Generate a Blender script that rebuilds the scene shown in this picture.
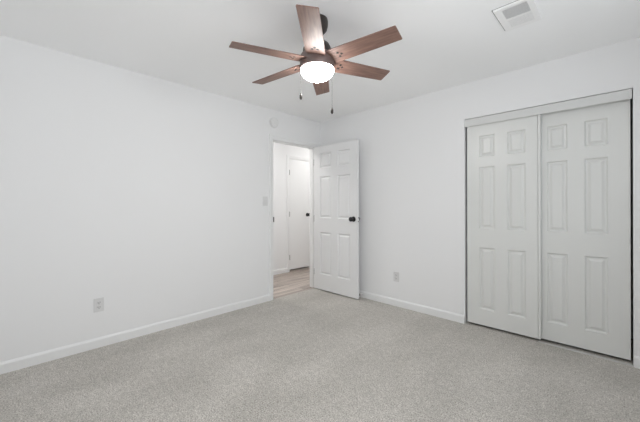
import bpy, bmesh, math, random
from mathutils import Vector, Matrix
random.seed(4)
R = math.radians
for o in list(bpy.data.objects):
    bpy.data.objects.remove(o, do_unlink=True)
SC = bpy.context.scene
COL = SC.collection

# ------------------------------------------------------------------ camera
CAMZ = 1.206
cam_d = bpy.data.cameras.new('camera')
cam = bpy.data.objects.new('camera', cam_d); COL.objects.link(cam)
TH, ROLL = R(44.47), R(0.14)
FF = Vector((-math.sin(TH), math.cos(TH), 0)); FR = Vector((math.cos(TH), math.sin(TH), 0)); UP = Vector((0, 0, 1))
ax = FR * math.cos(ROLL) - UP * math.sin(ROLL); ay = FR * math.sin(ROLL) + UP * math.cos(ROLL)
cam.matrix_world = Matrix(((ax.x, ay.x, -FF.x, 0), (ax.y, ay.y, -FF.y, 0), (ax.z, ay.z, -FF.z, CAMZ), (0, 0, 0, 1)))
cam_d.sensor_width = 36.0
cam_d.lens = 36.0 * 306.5 / 640.0
cam_d.shift_y = -5.5 / 640.0
cam_d.clip_start = 0.02
SC.camera = cam

# ------------------------------------------------------------------ world, lights, exposure
world = bpy.data.worlds.new('world'); SC.world = world
world.use_nodes = True
bg = world.node_tree.nodes['Background']
bg.inputs[0].default_value = (0.86, 0.93, 1.0, 1)
bg.inputs[1].default_value = 1.5
SC.view_settings.view_transform = 'Standard'
SC.view_settings.look = 'None'
SC.view_settings.gamma = 1.0
SC.view_settings.use_curve_mapping = False
SC.view_settings.exposure = -0.29

def area(name, loc, rot, sx, sy, power, col=(1, 1, 1)):
    l = bpy.data.lights.new(name, 'AREA'); l.shape = 'RECTANGLE'
    l.size = sx; l.size_y = sy; l.energy = power; l.color = col
    o = bpy.data.objects.new(name, l); COL.objects.link(o)
    o.location = loc; o.rotation_euler = rot
    return o
# daylight at two unseen right-wall windows; nearer light tilted up to brighten the ceiling
area('daylight_right_window_ceiling_fill', (0.26, 0.5, 1.45), (R(112), 0, R(90)), 1.5, 1.15, 22.5, (0.985, 0.992, 1.0))
area('daylight_right_window_far', (0.395, 2.05, 1.45), (R(90), 0, R(90)), 1.2, 1.15, 2.0, (0.985, 0.992, 1.0))
SC.cycles.max_bounces = 16; SC.cycles.diffuse_bounces = 10

# ------------------------------------------------------------------ materials
def mat(name, col, rough=0.6, spec=0.5, metal=0.0, emit=None, emit_s=0, bump=0, bscale=200, coat=0):
    m = bpy.data.materials.new(name); m.use_nodes = True
    nt = m.node_tree; b = nt.nodes['Principled BSDF']
    b.inputs['Base Color'].default_value = (*col, 1)
    b.inputs['Roughness'].default_value = rough
    b.inputs['Specular IOR Level'].default_value = spec
    b.inputs['Metallic'].default_value = metal
    b.inputs['Coat Weight'].default_value = coat
    if emit:
        b.inputs['Emission Color'].default_value = (*emit, 1)
        b.inputs['Emission Strength'].default_value = emit_s
    tc = nt.nodes.new('ShaderNodeTexCoord')
    n = nt.nodes.new('ShaderNodeTexNoise'); n.inputs['Scale'].default_value = bscale
    nt.links.new(tc.outputs['Object'], n.inputs['Vector'])
    if bump:
        bp = nt.nodes.new('ShaderNodeBump'); bp.inputs['Strength'].default_value = bump
        bp.inputs['Distance'].default_value = 0.002
        nt.links.new(n.outputs[0], bp.inputs['Height'])
        nt.links.new(bp.outputs[0], b.inputs['Normal'])
    return m

def noise(nt, tc, scale, detail=2, out='Object', sx=(1, 1, 1)):
    mp = nt.nodes.new('ShaderNodeMapping'); mp.inputs['Scale'].default_value = sx
    n = nt.nodes.new('ShaderNodeTexNoise')
    n.inputs['Scale'].default_value = scale; n.inputs['Detail'].default_value = detail
    nt.links.new(tc.outputs[out], mp.inputs[0]); nt.links.new(mp.outputs[0], n.inputs['Vector'])
    return n

def ramp(nt, src, stops):
    r = nt.nodes.new('ShaderNodeValToRGB')
    els = r.color_ramp.elements
    els[0].position, els[0].color = stops[0][0], (*stops[0][1], 1)
    els[1].position, els[1].color = stops[-1][0], (*stops[-1][1], 1)
    for p, c in stops[1:-1]:
        e = els.new(p); e.color = (*c, 1)
    nt.links.new(src, r.inputs[0])
    return r

WALL = mat('wall_paint', (0.83, 0.833, 0.838), 0.75, 0.25, bump=0.12, bscale=160)
CEIL = mat('ceiling_paint', (0.94, 0.945, 0.95), 0.9, 0.1, bump=0.2, bscale=90)
TRIM = mat('trim_paint', (0.82, 0.825, 0.825), 0.4, 0.4)
DOORP = mat('door_paint', (0.79, 0.793, 0.796), 0.3, 0.5)
CLOSETP = mat('closet_door_paint', (0.73, 0.737, 0.72), 0.3, 0.5)
FASCIA = mat('fascia_paint', (0.68, 0.685, 0.675), 0.45, 0.4)
PLATE = mat('plate_plastic', (0.70, 0.70, 0.70), 0.35, 0.5)
SLOT = mat('slot_dark', (0.03, 0.03, 0.03), 0.6)
BLACK = mat('black_metal', (0.012, 0.012, 0.013), 0.35, 0.5)
BRONZE = mat('hinge_metal', (0.10, 0.095, 0.09), 0.5, 0.4, metal=0.4)
STEEL = mat('track_metal', (0.62, 0.62, 0.60), 0.4, 0.5, metal=0.3)
DARKM = mat('dark_bronze', (0.045, 0.037, 0.034), 0.42, 0.5, metal=0.4)
HOUS = mat('brushed_bronze', (0.21, 0.165, 0.155), 0.38, 0.5, metal=0.55)
RUBBER = mat('rubber', (0.015, 0.015, 0.015), 0.7)
VENTP = mat('vent_paint', (0.90, 0.90, 0.90), 0.5, 0.3)
VDARK = mat('duct_dark', (0.62, 0.62, 0.62), 0.8)
VSHADOW = mat('vent_shadow_line', (0.25, 0.25, 0.25), 0.8)  # gray of the painted shadow line beside the vent
DETP = mat('detector_plastic', (0.77, 0.77, 0.77), 0.45, 0.4)
DOME = mat('frosted_glass_lit', (0.95, 0.95, 0.93), 0.3, 0.5, emit=(1.0, 0.98, 0.955), emit_s=76)
HALLFILL = mat('hall_fill_diffuser', (0.9, 0.9, 0.9), 0.4, 0.4, emit=(1.0, 0.98, 0.95), emit_s=43)  # glow of the unseen lamps added to fill the hall

def carpet_mat():
    m = bpy.data.materials.new('carpet'); m.use_nodes = True
    nt = m.node_tree; b = nt.nodes['Principled BSDF']
    b.inputs['Roughness'].default_value = 0.95
    b.inputs['Specular IOR Level'].default_value = 0.1
    b.inputs['Sheen Weight'].default_value = 0.15
    tc = nt.nodes.new('ShaderNodeTexCoord')
    fine = noise(nt, tc, 125, 5); fine.inputs['Roughness'].default_value = 0.65
    mid = noise(nt, tc, 28, 3)
    big = noise(nt, tc, 2.6, 3, sx=(1.0, 0.55, 1))
    r1 = ramp(nt, fine.outputs[0], [(0.36, (0.26, 0.243, 0.215)), (0.5, (0.495, 0.471, 0.437)), (0.64, (0.71, 0.683, 0.645))])
    r2 = ramp(nt, mid.outputs[0], [(0.33, (0.89, 0.89, 0.885)), (0.67, (1.08, 1.08, 1.08))])
    r3 = ramp(nt, big.outputs[0], [(0.36, (0.90, 0.90, 0.89)), (0.64, (1.07, 1.07, 1.07))])
    def mul(a, c):
        x = nt.nodes.new('ShaderNodeMix'); x.data_type = 'RGBA'; x.blend_type = 'MULTIPLY'
        x.inputs[0].default_value = 1
        nt.links.new(a, x.inputs[6]); nt.links.new(c, x.inputs[7]); return x.outputs[2]
    o = mul(mul(r1.outputs[0], r2.outputs[0]), r3.outputs[0])
    nt.links.new(o, b.inputs['Base Color'])
    bp = nt.nodes.new('ShaderNodeBump'); bp.inputs['Strength'].default_value = 0.6
    bp.inputs['Distance'].default_value = 0.006
    nt.links.new(fine.outputs[0], bp.inputs['Height']); nt.links.new(bp.outputs[0], b.inputs['Normal'])
    return m
CARPET = carpet_mat()

def plank_mat():
    m = bpy.data.materials.new('wood_planks'); m.use_nodes = True
    nt = m.node_tree; b = nt.nodes['Principled BSDF']
    b.inputs['Roughness'].default_value = 0.45
    tc = nt.nodes.new('ShaderNodeTexCoord')
    mp = nt.nodes.new('ShaderNodeMapping'); mp.inputs['Rotation'].default_value = (0, 0, R(90))
    nt.links.new(tc.outputs['Object'], mp.inputs[0])
    br = nt.nodes.new('ShaderNodeTexBrick')
    br.inputs['Scale'].default_value = 1.0
    br.inputs['Brick Width'].default_value = 1.2; br.inputs['Row Height'].default_value = 0.13
    br.inputs['Mortar Size'].default_value = 0.003
    br.inputs['Color1'].default_value = (0.36, 0.30, 0.26, 1)
    br.inputs['Color2'].default_value = (0.56, 0.49, 0.44, 1)
    br.inputs['Mortar'].default_value = (0.12, 0.10, 0.085, 1)
    nt.links.new(mp.outputs[0], br.inputs['Vector'])
    g = noise(nt, tc, 14, 4, sx=(3.2, 0.12, 1))
    gr = ramp(nt, g.outputs[0], [(0.35, (0.60, 0.60, 0.60)), (0.62, (1.22, 1.22, 1.22))])
    x = nt.nodes.new('ShaderNodeMix'); x.data_type = 'RGBA'; x.blend_type = 'MULTIPLY'; x.inputs[0].default_value = 1
    nt.links.new(br.outputs[0], x.inputs[6]); nt.links.new(gr.outputs[0], x.inputs[7])
    nt.links.new(x.outputs[2], b.inputs['Base Color'])
    return m
PLANK = plank_mat()

def blade_mat():
    m = bpy.data.materials.new('blade_wood'); m.use_nodes = True
    nt = m.node_tree; b = nt.nodes['Principled BSDF']
    b.inputs['Roughness'].default_value = 0.5
    b.inputs['Specular IOR Level'].default_value = 0.5
    tc = nt.nodes.new('ShaderNodeTexCoord')
    g = noise(nt, tc, 9, 4, sx=(0.7, 7, 1))
    r = ramp(nt, g.outputs[0], [(0.3, (0.135, 0.072, 0.055)), (0.7, (0.235, 0.140, 0.110))])
    nt.links.new(r.outputs[0], b.inputs['Base Color'])
    return m
BLADE = blade_mat()

def glass_mat():
    m = bpy.data.materials.new('window_glass'); m.use_nodes = True
    nt = m.node_tree
    for n in list(nt.nodes): nt.nodes.remove(n)
    out = nt.nodes.new('ShaderNodeOutputMaterial'); mx = nt.nodes.new('ShaderNodeMixShader')
    t = nt.nodes.new('ShaderNodeBsdfTransparent'); g = nt.nodes.new('ShaderNodeBsdfGlossy')
    g.inputs['Roughness'].default_value = 0.02; mx.inputs[0].default_value = 0.06
    nt.links.new(t.outputs[0], mx.inputs[1]); nt.links.new(g.outputs[0], mx.inputs[2])
    nt.links.new(mx.outputs[0], out.inputs[0])
    return m
GLASS = glass_mat()

# ------------------------------------------------------------------ helpers
def box(bm, a, b, bev=0.0):
    x0, y0, z0 = a; x1, y1, z1 = b
    vs = [bm.verts.new(p) for p in ((x0, y0, z0), (x1, y0, z0), (x1, y1, z0), (x0, y1, z0),
                                    (x0, y0, z1), (x1, y0, z1), (x1, y1, z1), (x0, y1, z1))]
    fs = [bm.faces.new([vs[i] for i in f]) for f in
          ((0, 3, 2, 1), (4, 5, 6, 7), (0, 1, 5, 4), (1, 2, 6, 5), (2, 3, 7, 6), (3, 0, 4, 7))]
    if bev:
        es = list({e for f in fs for e in f.edges})
        bmesh.ops.bevel(bm, geom=es, offset=bev, segments=2, profile=0.6, affect='EDGES')
    return vs

def boxes(*bs, bev=0.0):
    bm = bmesh.new()
    for a, b in bs: box(bm, a, b, bev)
    return bm

def lathe(bm, prof, seg=32, M=None):
    """prof: (radius, height) list along local z."""
    rings = []
    for r, z in prof:
        if r < 1e-5:
            rings.append([bm.verts.new((0, 0, z))])
        else:
            rings.append([bm.verts.new((r * math.cos(2 * math.pi * k / seg), r * math.sin(2 * math.pi * k / seg), z)) for k in range(seg)])
    for A, B in zip(rings, rings[1:]):
        for k in range(seg):
            k2 = (k + 1) % seg
            if len(A) == 1 and len(B) == 1: continue
            if len(A) == 1: f = [A[0], B[k2], B[k]]
            elif len(B) == 1: f = [A[k], A[k2], B[0]]
            else: f = [A[k], A[k2], B[k2], B[k]]
            try: bm.faces.new(f)
            except ValueError: pass
    for ring, flip in ((rings[0], True), (rings[-1], False)):
        if len(ring) > 1: bm.faces.new(ring[::-1] if flip else ring)
    if M is not None:
        vs = [v for r in rings for v in r]
        bmesh.ops.transform(bm, matrix=M, verts=vs)
    return bm

def obj(name, bm, m, parent=None, loc=None, smooth=False, bevel=0.0):
    bmesh.ops.recalc_face_normals(bm, faces=bm.faces)
    me = bpy.data.meshes.new(name); bm.to_mesh(me); bm.free()
    me.materials.append(m)
    o = bpy.data.objects.new(name, me); COL.objects.link(o)
    if smooth:
        for p in me.polygons: p.use_smooth = True
        md = o.modifiers.new('split', 'EDGE_SPLIT'); md.split_angle = R(38)
    if bevel:
        md = o.modifiers.new('bevel', 'BEVEL'); md.width = bevel; md.segments = 2; md.limit_method = 'ANGLE'
    if parent: o.parent = parent
    if loc: o.location = loc
    return o

def thing(name, label, cat, loc=(0, 0, 0), rz=0, group=None, kind=None):
    o = bpy.data.objects.new(name, None); COL.objects.link(o)
    o.empty_display_size = 0.1
    o.location = loc; o.rotation_euler = (0, 0, rz)
    o['label'] = label; o['category'] = cat
    if group: o['group'] = group
    if kind: o['kind'] = kind
    return o

def struct(name, bm, m, label, cat, **k):
    o = obj(name, bm, m, **k)
    o['kind'] = 'structure'; o['label'] = label; o['category'] = cat
    return o

# ------------------------------------------------------------------ room shell
LX, BY, RX, RY, H = -3.187, 3.261, 0.40, -0.45, 2.44
T = 0.12
HX = -4.31            # far wall of the hallway
D0, D1, DH = 2.387, 3.148, 2.052      # bedroom door opening (inside the jambs)
C0, C1, CH = -1.136, 0.066, 2.078   # closet opening
J = 0.018
struct('floor', boxes(((LX - 0.012, RY - T, -0.1), (RX + T, BY + 0.75, 0))), CARPET, 'beige speckled wall-to-wall carpet of the bedroom', 'carpet')
struct('floor_hall', boxes(((HX - 0.3, 0.9, -0.1), (LX - 0.012, 6.0, 0))), PLANK, 'grey-brown wood plank floor seen through the doorway', 'floor')
struct('ceiling', boxes(((HX - 0.3, RY - T, H), (RX + T, 6.0, H + 0.1))), CEIL, 'plain white painted ceiling', 'ceiling')
struct('wall_left', boxes(((LX - T, RY - T, 0), (LX, D0 - J, H)), ((LX - T, D1 + J, 0), (LX, 6.0, H)),
                          ((LX - T, D0 - J, DH + J), (LX, D1 + J, H))), WALL, 'white left wall with the open doorway at its far end', 'wall')
struct('wall_back', boxes(((LX, BY, 0), (C0, BY + T, H)), ((C1, BY, 0), (RX + T, BY + T, H)),
                          ((C0, BY, CH), (C1, BY + T, H))), WALL, 'white wall holding the closet', 'wall')
struct('wall_closet', boxes(((C0 - 0.25, BY + T, 0), (C0 - 0.17, BY + 0.75, H)), ((RX, BY + T, 0), (RX + T, BY + 0.75, H)),
                            ((C0 - 0.25, BY + 0.67, 0), (RX + T, BY + 0.75, H))), WALL, 'inside walls of the closet', 'wall')
WZ0, WZ1 = 0.8, 2.1
V0, V1 = -0.25, 1.25                             # right windows
V2, V3 = 1.45, 2.65
struct('wall_rear', boxes(((LX, RY - T, 0), (RX + T, RY, H))), WALL, 'white wall behind the viewpoint', 'wall')
struct('wall_right', boxes(((RX, RY, 0), (RX + T, V0, H)), ((RX, V1, 0), (RX + T, V2, H)), ((RX, V3, 0), (RX + T, BY, H)),
                           ((RX, V0, 0), (RX + T, V1, WZ0)), ((RX, V0, WZ1), (RX + T, V1, H)),
                           ((RX, V2, 0), (RX + T, V3, WZ0)), ((RX, V2, WZ1), (RX + T, V3, H))), WALL, 'white wall to the right of the closet', 'wall')
hd0, hd1, hdh = 3.594, 4.107, 2.060
struct('wall_hall', boxes(((HX - T, 0.9, 0), (HX, hd0 - J, H)), ((HX - T, hd1 + J, 0), (HX, 6.0, H)),
                          ((HX - T, hd0 - J, hdh + J), (HX, hd1 + J, H)),
                          ((HX - 0.3, hd0 - 0.2, 0), (HX - 0.22, hd1 + 0.2, H))), WALL, 'white far wall of the hallway beyond the doorway', 'wall')
struct('wall_hall_end', boxes(((HX, 0.9, 0), (LX - T, 1.0, H)), ((HX, 5.9, 0), (LX - T, 6.0, H))), WALL, 'white end walls of the hallway', 'wall')

# windows out of view, where the daylight comes from
def window(name, label, a, b, along):
    w = thing(name, label, 'window', kind='structure')
    bm = bmesh.new()
    def rect(u0, u1, z0, z1, d0, d1):
        if along == 'x': box(bm, (u0, RY - d1, z0), (u1, RY - d0, z1))
        else: box(bm, (RX + d0, u0, z0), (RX + d1, u1, z1))
    f = 0.045
    rect(a, a + f, WZ0, WZ1, 0.05, 0.10); rect(b - f, b, WZ0, WZ1, 0.05, 0.10)
    rect(a + f, b - f, WZ0, WZ0 + f, 0.05, 0.10); rect(a + f, b - f, WZ1 - f, WZ1, 0.05, 0.10)
    rect(a + f, b - f, 1.43, 1.47, 0.05, 0.10)
    obj('window_frame', bm, TRIM, w)
    bm = bmesh.new()
    rect(a + f, b - f, WZ0 + f, 1.43, 0.073, 0.077); rect(a + f, b - f, 1.47, WZ1 - f, 0.073, 0.077)
    obj('pane', bm, GLASS, w)
window('window_1', 'unseen white framed window in the right-hand wall, nearest the viewpoint', V0, V1, 'y')
window('window_2', 'unseen white framed window in the right-hand wall, nearest the closet', V2, V3, 'y')

# ------------------------------------------------------------------ baseboards, casings
def extr(profile, length, axis_o, u, v, w):
    """closed profile [(a,b)] in u,v directions extruded along w."""
    bm = bmesh.new()
    o = Vector(axis_o); u = Vector(u); v = Vector(v); w = Vector(w)
    A = [bm.verts.new(o + u * a + v * b) for a, b in profile]
    B = [bm.verts.new(o + u * a + v * b + w * length) for a, b in profile]
    n = len(A)
    for i in range(n): bm.faces.new([A[i], A[(i + 1) % n], B[(i + 1) % n], B[i]])
    bm.faces.new(A[::-1]); bm.faces.new(B)
    return bm
BB = [(0, 0), (0.013, 0), (0.013, 0.066), (0.010, 0.074), (0.006, 0.080), (0.004, 0.083), (0, 0.083)]
def join(*bms):
    r = bms[0]
    for b in bms[1:]:
        me = bpy.data.meshes.new('t'); b.to_mesh(me); b.free(); r.from_mesh(me); bpy.data.meshes.remove(me)
    return r
CW = 0.058           # casing width
struct('baseboard_left', join(extr(BB, (D0 - 0.005 - CW) - RY, (LX, RY, 0), (1, 0, 0), (0, 0, 1), (0, 1, 0)),
                              extr(BB, BY - (D1 + 0.005 + CW), (LX, D1 + 0.005 + CW, 0), (1, 0, 0), (0, 0, 1), (0, 1, 0))),
       TRIM, 'white baseboard along the left wall', 'baseboard')
struct('baseboard_back', join(extr(BB, C0 - 0.004 - (LX + 0.013), (LX + 0.013, BY, 0), (0, -1, 0), (0, 0, 1), (1, 0, 0)),
                              extr(BB, RX - 0.013 - (C1 + 0.004), (C1 + 0.004, BY, 0), (0, -1, 0), (0, 0, 1), (1, 0, 0))),
       TRIM, 'white baseboard on the wall of the closet, on both sides of it', 'baseboard')
struct('baseboard_right', extr(BB, BY - RY, (RX, RY, 0), (-1, 0, 0), (0, 0, 1), (0, 1, 0)), TRIM, 'white baseboard along the right-hand wall', 'baseboard')
struct('baseboard_rear', extr(BB, RX - LX - 0.026, (LX + 0.013, RY, 0), (0, 1, 0), (0, 0, 1), (1, 0, 0)), TRIM, 'white baseboard behind the viewpoint', 'baseboard')
hcw = 0.058
struct('baseboard_hall', join(extr(BB, hd0 - 0.005 - hcw - 1.0, (HX, 1.0, 0), (1, 0, 0), (0, 0, 1), (0, 1, 0)),
                              extr(BB, 5.9 - (hd1 + 0.005 + hcw), (HX, hd1 + 0.005 + hcw, 0), (1, 0, 0), (0, 0, 1), (0, 1, 0))),
       TRIM, 'white baseboard along the hallway wall', 'baseboard')

def casing(x, sgn, y0, y1, zt, w):
    """flat moulded casing round an opening in a wall of constant x, facing sgn*x."""
    e = 0.005
    prof = [(0, 0), (0, 0.008), (0.010, 0.011), (w * 0.45, 0.013), (w * 0.62, 0.017), (w - 0.008, 0.018), (w, 0.014), (w, 0)]
    a = y0 - e; b = y1 + e; t = zt + e
    bm = bmesh.new()
    # mitred sweep: left leg up, head, right leg down
    path = [(a, 0, -1, 0), (a, t, -1, 1), (b, t, 1, 1), (b, 0, 1, 0)]
    rings = []
    for (py, pz, dy, dz) in path:
        rings.append([bm.verts.new((x + sgn * d, py + dy * u, pz + dz * u)) for u, d in prof])
    n = len(prof)
    for A, B in zip(rings, rings[1:]):
        for i in range(n): bm.faces.new([A[i], A[(i + 1) % n], B[(i + 1) % n], B[i]])
    bm.faces.new(rings[0][::-1]); bm.faces.new(rings[-1])
    return bm
struct('trim_1', casing(LX, 1, D0, D1, DH, CW), TRIM, 'white moulded casing round the bedroom doorway', 'door casing')
struct('trim_2', casing(LX - T, -1, D0, D1, DH, CW), TRIM, 'white casing on the hallway side of the doorway', 'door casing')
# jamb liner of the doorway with its stop
struct('trim_3', boxes(((LX - T, D0 - J, 0), (LX, D0, DH)), ((LX - T, D1, 0), (LX, D1 + J, DH)), ((LX - T, D0 - J, DH), (LX, D1 + J, DH + J)),
                       ((LX - 0.075, D0, 0), (LX - 0.04, D0 + 0.011, DH)), ((LX - 0.075, D1 - 0.011, 0), (LX - 0.04, D1, DH)),
                       ((LX - 0.075, D0 + 0.011, DH - 0.011), (LX - 0.04, D1 - 0.011, DH))), TRIM, 'white jamb lining the bedroom doorway', 'door jamb')
sp = obj('strike_plate', boxes(((LX - 0.035, D0, 0.995), (LX + 0.020, D0 + 0.003, 1.060)), ((LX + 0.0175, D0 - 0.010, 1.005), (LX + 0.020, D0, 1.050))), BRONZE, bpy.data.objects['trim_3']); sp['label'] = 'dark metal strike plate'
struct('trim_4', casing(HX, 1, hd0, hd1, hdh, hcw), TRIM, 'white casing round the narrow hallway door', 'door casing')
struct('trim_5', boxes(((HX - T, hd0 - J, 0), (HX, hd0, hdh)), ((HX - T, hd1, 0), (HX, hd1 + J, hdh)), ((HX - T, hd0 - J, hdh), (HX, hd1 + J, hdh + J))),
       TRIM, 'white jamb of the narrow hallway door', 'door jamb')

# ------------------------------------------------------------------ panel doors
def panel_face(bm, W, Z0, Z1, cols, rows, y, s):
    """front sheet at y (outward = s*y) with raised panels cut in it."""
    xs = sorted({0, W, *[c for p in cols for c in p]}); zs = sorted({Z0, Z1, *[c for p in rows for c in p]})
    vd = {}
    def V(x, yy, z):
        k = (round(x, 5), round(yy, 5), round(z, 5))
        if k not in vd: vd[k] = bm.verts.new((x, yy, z))
        return vd[k]
    for x0, x1 in zip(xs, xs[1:]):
        for z0, z1 in zip(zs, zs[1:]):
            if (x0, x1) in cols and (z0, z1) in rows:
                prev = None
                for ins, dep in ((0, 0), (0.002, 0.004), (0.009, 0.014), (0.015, 0.015), (0.022, 0.0135), (0.038, 0.003)):
                    yy = y - s * dep
                    ring = [V(x0 + ins, yy, z0 + ins), V(x1 - ins, yy, z0 + ins), V(x1 - ins, yy, z1 - ins), V(x0 + ins, yy, z1 - ins)]
                    if prev:
                        for i in range(4): bm.faces.new([prev[i], prev[(i + 1) % 4], ring[(i + 1) % 4], ring[i]])
                    prev = ring
                bm.faces.new(prev)
            else:
                bm.faces.new([V(x0, y, z0), V(x1, y, z0), V(x1, y, z1), V(x0, y, z1)])
    return V, xs, zs

def panel_door(W, Z0, Z1, cols, rows, t=0.035):
    bm = bmesh.new()
    F, xs, zs = panel_face(bm, W, Z0, Z1, cols, rows, 0, -1)
    B, _, _ = panel_face(bm, W, Z0, Z1, cols, rows, t, 1)
    for x0, x1 in zip(xs, xs[1:]):
        for z in (Z0, Z1): bm.faces.new([F(x0, 0, z), F(x1, 0, z), B(x1, t, z), B(x0, t, z)])
    for z0, z1 in zip(zs, zs[1:]):
        for x in (0, W): bm.faces.new([F(x, 0, z0), F(x, 0, z1), B(x, t, z1), B(x, t, z0)])
    return bm

KNOB = [(0.0, 0.0), (0.032, 0.0), (0.032, 0.004), (0.029, 0.008), (0.016, 0.010), (0.011, 0.014), (0.011, 0.030), (0.016, 0.034),
        (0.025, 0.041), (0.0285, 0.049), (0.0265, 0.057), (0.018, 0.063), (0.0, 0.065)]
def knob(parent, x, y, z, out, name='knob'):
    """out: unit vector the knob points to."""
    bm = bmesh.new()
    M = Matrix.Translation((x, y, z)) @ Vector((0, 0, 1)).rotation_difference(Vector(out)).to_matrix().to_4x4() @ Matrix.Scale(1.1, 4)
    lathe(bm, KNOB, 28, M)
    o = obj(name, bm, BLACK, parent, smooth=True); o['label'] = 'round black door knob'
    return o

# bedroom door: open, about parallel to the closet wall
dx0, dx1 = -3.172, -2.388
door = thing('door_1', 'white six-panel bedroom door standing open with a black knob', 'door', (dx0, 3.110, 0), 0, kind='structure')
DW = dx1 - dx0
cols = [(0.118, 0.333), (0.451, 0.666)]; rows = [(0.235, 0.828), (1.03, 1.615), (1.735, 1.943)]
obj('leaf', panel_door(DW, 0.016, 2.047, cols, rows), DOORP, door)
knob(door, DW - 0.062, 0.0, 1.03, (0, -1, 0)); knob(door, DW - 0.062, 0.035, 1.03, (0, 1, 0))
lp = obj('latch_plate', boxes(((DW - 0.0005, 0.005, 0.99), (DW + 0.0012, 0.030, 1.058))), DOORP, door)
obj('latch_screw', lathe(bmesh.new(), [(0, 0), (0.008, 0), (0.008, 0.002), (0, 0.003)], 12, Matrix.Translation((DW + 0.0008, 0.0175, 1.000)) @ Matrix.Rotation(R(90), 4, 'Y')), BLACK, lp)
obj('latch_screw', lathe(bmesh.new(), [(0, 0), (0.008, 0), (0.008, 0.002), (0, 0.003)], 12, Matrix.Translation((DW + 0.0008, 0.0175, 1.048)) @ Matrix.Rotation(R(90), 4, 'Y')), BLACK, lp)
for z in (0.25, 1.02, 1.83):
    bm = boxes(((-0.010, 0.004, z - 0.045), (0.0, 0.032, z + 0.045)))
    lathe(bm, [(0, -0.048), (0.006, -0.048), (0.006, 0.048), (0, 0.048)], 12, Matrix.Translation((-0.004, 0.040, z)))
    h = obj('hinge', bm, BRONZE, door); h['label'] = 'dark metal butt hinge'

# hall door: closed narrow slab
hdoor = thing('door_2', 'narrow plain white closed door in the hallway with black knob', 'door', (HX - 0.004, hd0 + 0.003, 0), 0, kind='structure')
HW = hd1 - hd0 - 0.006
obj('leaf', boxes(((-0.035, 0, 0.036), (0, HW, hdh - 0.003)), bev=0.002), TRIM, hdoor)
knob(hdoor, 0, HW - 0.062, 1.03, (1, 0, 0))
for z in (0.26, 1.05, 1.81):
    bm = bmesh.new()
    lathe(bm, [(0, -0.046), (0.0075, -0.046), (0.0075, 0.046), (0, 0.046)], 12, Matrix.Translation((0.007, -0.002, z)))
    h = obj('hinge', bm, BRONZE, hdoor, smooth=True); h['label'] = 'dark metal butt hinge'

# closet bypass doors
rows = [(0.180, 0.788), (0.973, 1.584), (1.682, 1.892)]
cl = thing('door_3', 'left sliding white six-panel closet door, in front of the right one', 'closet door', (-1.116, 3.276, 0), 0, kind='structure')
obj('leaf', panel_door(0.592, 0.024, 2.045, [(0.114, 0.250), (0.358, 0.502)], rows, 0.032), CLOSETP, cl)
cr = thing('door_4', 'right sliding white six-panel closet door, behind the left one', 'closet door', (-0.574, 3.314, 0), 0, kind='structure')
obj('leaf', panel_door(0.626, 0.024, 2.045, [(0.112, 0.252), (0.362, 0.502)], rows, 0.032), CLOSETP, cr)
obj('edge_strip', boxes(((0.5945, -0.003, 0.024), (0.613, 0.032, 2.045)), bev=0.003), CLOSETP, cl)
fs = bmesh.new()
box(fs, (C0 + 0.003, BY - 0.004, 1.998), (C1 - 0.006, BY + 0.008, CH - 0.007), 0.0012)
box(fs, (C0 + 0.003, BY + 0.008, CH - 0.03), (C1 - 0.006, BY + 0.095, CH - 0.007))
struct('trim_6', fs, FASCIA, 'white header board hiding the closet door track', 'closet header')
struct('trim_7', boxes(((-0.520, 3.262, 0), (C1 - 0.002, 3.290, 0.006))), STEEL, 'pale floor track under the closet doors', 'closet track')

# ------------------------------------------------------------------ door stop on the baseboard
ds = thing('door_stop', 'small black-tipped door stop on the baseboard behind the open door', 'door stop', (-2.418, BY - 0.013, 0.052))
bm = bmesh.new(); Mx = Matrix.Rotation(R(90), 4, 'X')
lathe(bm, [(0, 0), (0.012, 0), (0.012, 0.004), (0.006, 0.006)] + [(0.0045 + 0.0012 * (k % 2), 0.008 + k * 0.003) for k in range(18)] + [(0.004, 0.062), (0, 0.062)], 16, Mx)
obj('spring', bm, TRIM, ds, smooth=True)
bm = bmesh.new(); lathe(bm, [(0, 0.058), (0.012, 0.058), (0.015, 0.064), (0.014, 0.074), (0, 0.077)], 16, Mx)
obj('rubber_tip', bm, RUBBER, ds, smooth=True)

# ------------------------------------------------------------------ wall plates
def outlet(label, loc, rz, slot=SLOT):
    """local: plate in xz, facing -y."""
    t = thing('wall_outlet', label, 'outlet', loc, rz)
    obj('plate', boxes(((-0.036, -0.006, -0.058), (0.036, 0, 0.058)), bev=0.0025), PLATE, t)
    for zc in (0.0195, -0.0195):
        f = obj('receptacle', boxes(((-0.017, -0.0085, zc - 0.0135), (0.017, -0.005, zc + 0.0135)), bev=0.001), PLATE, t)
        bm = boxes(((-0.0085, -0.0090, zc - 0.004), (-0.0055, -0.0084, zc + 0.008)), ((0.0055, -0.0090, zc - 0.003), (0.0085, -0.0084, zc + 0.007)))
        lathe(bm, [(0, 0), (0.003, 0), (0.003, 0.0006), (0, 0.0006)], 10, Matrix.Translation((0, -0.0084, zc - 0.0085)) @ Matrix.Rotation(R(90), 4, 'X'))
        obj('slots', bm, slot, f)
    bm = lathe(bmesh.new(), [(0, 0), (0.003, 0), (0.0025, 0.001), (0, 0.0012)], 12, Matrix.Translation((0, -0.006, 0)) @ Matrix.Rotation(R(90), 4, 'X'))
    obj('screw', bm, STEEL, t)
    return t
outlet('wall outlet low on the left wall above its baseboard', (LX, 0.544, 0.362), R(90))
outlet('wall outlet between the open door and the closet', (-1.922, BY, 0.350), 0)

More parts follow.
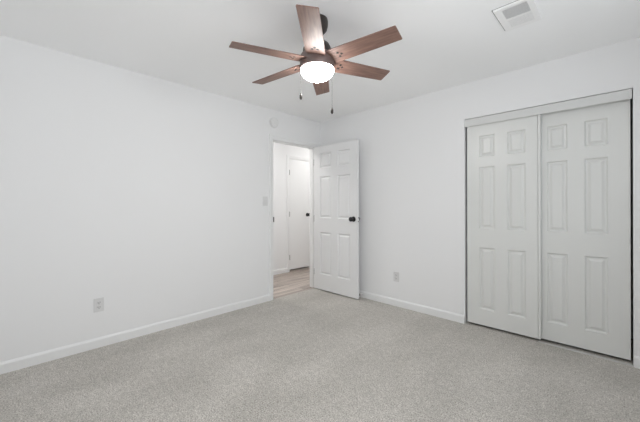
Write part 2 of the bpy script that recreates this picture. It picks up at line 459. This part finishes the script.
sw = thing('light_switch', 'white light switch beside the doorway casing', 'light switch', (LX, 2.262, 1.262), R(90))
obj('plate', boxes(((-0.036, -0.006, -0.058), (0.036, 0, 0.058)), bev=0.0025), PLATE, sw)
bm = bmesh.new(); vs = box(bm, (-0.005, -0.018, -0.004), (0.005, -0.005, 0.012))
obj('toggle', bm, PLATE, sw)
bm = lathe(bmesh.new(), [(0, 0), (0.003, 0), (0, 0.0012)], 12, Matrix.Translation((0, -0.006, 0.030)) @ Matrix.Rotation(R(90), 4, 'X'))
obj('screw', bm, STEEL, sw)
obj('screw', lathe(bmesh.new(), [(0, 0), (0.003, 0), (0, 0.0012)], 12, Matrix.Translation((0, -0.006, -0.030)) @ Matrix.Rotation(R(90), 4, 'X')), STEEL, sw)

# ------------------------------------------------------------------ smoke detector
det = thing('smoke_detector', 'round white smoke detector high on the wall above the doorway', 'smoke detector', (LX, 2.398, 2.274))
My = Matrix.Rotation(R(90), 4, 'Y')
obj('mounting_base', lathe(bmesh.new(), [(0, 0), (0.066, 0), (0.066, 0.010), (0, 0.010)], 40, My), DETP, det, smooth=True)
obj('cover', lathe(bmesh.new(), [(0, 0.009), (0.062, 0.009), (0.062, 0.022), (0.058, 0.031), (0.048, 0.036), (0.030, 0.038), (0.029, 0.036), (0.027, 0.038), (0, 0.039)], 40, My), DETP, det, smooth=True)
obj('test_button', lathe(bmesh.new(), [(0, 0.038), (0.009, 0.038), (0.008, 0.041), (0, 0.0415)], 20, My), DETP, det, smooth=True)

# ------------------------------------------------------------------ ceiling vent
vt = thing('ceiling_vent', 'white metal air register in the ceiling near the closet', 'air vent', (-0.473, 2.314, H))
vx, vy = 0.103, 0.155
b1 = (-0.062, 0.072, -0.132, -0.008); b2 = (-0.062, 0.072, 0.010, 0.118)
bm = boxes(((-vx, -vy, -0.012), (b1[0], vy, 0)), ((b1[1], -vy, -0.012), (vx, vy, 0)),
           ((b1[0], -vy, -0.012), (b1[1], b1[2], 0)), ((b1[0], b1[3], -0.012), (b1[1], b2[2], 0)), ((b1[0], b2[3], -0.012), (b1[1], vy, 0)))
box(bm, (-vx - 0.004, -vy - 0.004, -0.002), (vx + 0.004, vy + 0.004, 0.0))
obj('face_plate', bm, VENTP, vt)
obj('shadow_strip', boxes(((-vx - 0.008, -vy - 0.006, -0.002), (-vx - 0.0035, vy, 0)), ((-vx - 0.0035, -vy - 0.0065, -0.002), (0.05, -vy - 0.0045, 0))), VSHADOW, vt)  # dark strips on two sides stand in for the plate's shadow
obj('duct_backing', boxes(((-0.064, -0.134, -0.0085), (0.074, 0.128, -0.0072))), VDARK, vt)
for (x0, x1, y0, y1), s in ((b1, 1), (b2, -1)):
    bm = bmesh.new(); n = 10; hw = 0.0045 if s > 0 else 0.0027
    for k in range(n):
        yc = y0 + (k + 0.5) * (y1 - y0) / n
        vs = box(bm, (x0, -hw, -0.0005), (x1, hw, 0.0005))
        bmesh.ops.transform(bm, matrix=Matrix.Translation((0, yc, -0.0118)) @ Matrix.Rotation(R(38 if s > 0 else -10), 4, 'X'), verts=vs)
    obj('louvre_bank', bm, VENTP, vt)

# ------------------------------------------------------------------ ceiling fan
fc = FF * 2.04 - FR * 0.0165
fan = thing('ceiling_fan', 'bronze six-blade ceiling fan with a lit white dome and two pull chains', 'ceiling fan', (fc.x, fc.y, H))
obj('canopy', lathe(bmesh.new(), [(0, 0), (0.070, 0), (0.073, -0.012), (0.072, -0.040), (0.066, -0.066), (0.050, -0.084), (0.030, -0.092), (0.016, -0.094), (0, -0.094)], 40), DARKM, fan, smooth=True)
obj('downrod', lathe(bmesh.new(), [(0, -0.09), (0.013, -0.09), (0.013, -0.17), (0, -0.17)], 20), DARKM, fan, smooth=True)
obj('motor_cover', lathe(bmesh.new(), [(0, -0.132), (0.022, -0.132), (0.028, -0.142), (0.058, -0.152), (0.082, -0.170), (0.094, -0.195), (0.098, -0.237), (0, -0.237)], 44), DARKM, fan, smooth=True)
obj('motor_housing', lathe(bmesh.new(), [(0, -0.237), (0.100, -0.237), (0.112, -0.243), (0.1155, -0.250), (0.1145, -0.320), (0.112, -0.329), (0.107, -0.331), (0, -0.331)], 56), HOUS, fan, smooth=True)
prof = [(0.0, -0.332), (0.108, -0.330)] + [(0.1115 * math.cos(a), -0.333 - 0.070 * math.sin(a)) for a in [R(k) for k in range(0, 90, 9)]] + [(0.0, -0.403)]
d = obj('light_dome', lathe(bmesh.new(), prof, 56), DOME, fan, smooth=True); d['label'] = 'glowing white frosted glass dome'

def blade_mesh():
    bm = bmesh.new()
    r0, r1 = 0.100, 0.562
    outline = [(r0, -0.056), (r0 + 0.03, -0.064), (0.30, -0.062), (r1 - 0.004, -0.058), (r1, -0.054),
               (r1, 0.053), (r1 - 0.004, 0.057), (0.30, 0.062), (r0 + 0.03, 0.064), (r0, 0.056)]
    A = [bm.verts.new((x, y, -0.003)) for x, y in outline]; B = [bm.verts.new((x, y, 0.003)) for x, y in outline]
    bm.faces.new(A[::-1]); bm.faces.new(B); n = len(A)
    for i in range(n): bm.faces.new([A[i], A[(i + 1) % n], B[(i + 1) % n], B[i]])
    return bm
ZB = -0.278
tg = FR * 0.0254 - FF * 0.0126          # the blades hang slightly out of level
TILT = Vector((0, 0, 1)).rotation_difference(Vector((-tg.x, -tg.y, 1)).normalized()).to_matrix().to_4x4()
def place(o, ang):
    o.matrix_local = Matrix.Translation((0, 0, ZB)) @ TILT @ Matrix.Rotation(ang, 4, 'Z') @ Matrix.Rotation(R(-12), 4, 'X')
blade = obj('blade', blade_mesh(), BLADE, fan, bevel=0.001)
scrs = []
for x, y in ((0.168, -0.017), (0.168, 0.017), (0.188, 0.0)):
    scrs.append(obj('blade_screw', lathe(bmesh.new(), [(0, -0.0028), (0.0085, -0.003), (0.0078, -0.0052), (0, -0.006)], 12, Matrix.Translation((x, y, 0))), RUBBER, blade))
bm = bmesh.new()
box(bm, (0.085, -0.018, 0.0035), (0.20, 0.018, 0.0075), 0.001); box(bm, (0.135, -0.034, 0.0035), (0.168, 0.034, 0.0075), 0.001)
iron = obj('blade_iron', bm, DARKM, fan)
a0 = 0.448 + math.pi + TH
place(blade, a0); place(iron, a0)
for k in range(1, 6):
    ang = a0 + k * math.pi / 3
    b = blade.copy(); COL.objects.link(b); b.parent = fan; place(b, ang)
    for sc in scrs:
        s = sc.copy(); COL.objects.link(s); s.parent = b
    i = iron.copy(); COL.objects.link(i); i.parent = fan; place(i, ang)

def chain(lat, dep, ztop, zfob, zend):
    p = FR * lat + FF * dep
    bm = bmesh.new()
    z = ztop
    while z > zfob:
        bmesh.ops.create_uvsphere(bm, u_segments=6, v_segments=4, radius=0.0013, matrix=Matrix.Translation((p.x, p.y, z)))
        z -= 0.0034
    lathe(bm, [(0, ztop), (0.0006, ztop), (0.0006, zfob), (0, zfob)], 6, Matrix.Translation((p.x, p.y, 0)))
    c = obj('pull_chain', bm, BRONZE, fan)
    bm = bmesh.new()
    L = zfob - zend
    lathe(bm, [(0, zfob), (0.003, zfob), (0.0045, zfob - 0.2 * L), (0.0084, zfob - 0.35 * L), (0.0088, zfob - 0.8 * L), (0.005, zend), (0, zend)], 16, Matrix.Translation((p.x, p.y, 0)))
    f = obj('chain_fob', bm, DARKM, c, smooth=True); f['label'] = 'dark cylindrical fob'
chain(-0.106, -0.040, -0.326, -0.500, -0.542)
chain(0.096, -0.060, -0.326, -0.603, -0.642)

# ------------------------------------------------------------------ two added hallway fill lamps (out of view, brighten hall and open door)
def hall_fill_light(label, y):
    hl = thing('hall_fill_lamp', label, 'added fill light', (-3.75, y, H), group='added hallway fill lamps')
    obj('rim', lathe(bmesh.new(), [(0, 0), (0.17, 0), (0.175, -0.02), (0.165, -0.03), (0, -0.03)], 40), STEEL, hl, smooth=True)
    obj('diffuser', lathe(bmesh.new(), [(0, -0.028), (0.16, -0.028), (0.145, -0.06), (0.10, -0.078), (0, -0.085)], 40), HALLFILL, hl, smooth=True)
hall_fill_light('added round fill lamp on the hallway ceiling, short of the bedroom doorway', 2.35)
hall_fill_light('added round fill lamp on the hallway ceiling, past the narrow hall door', 4.55)
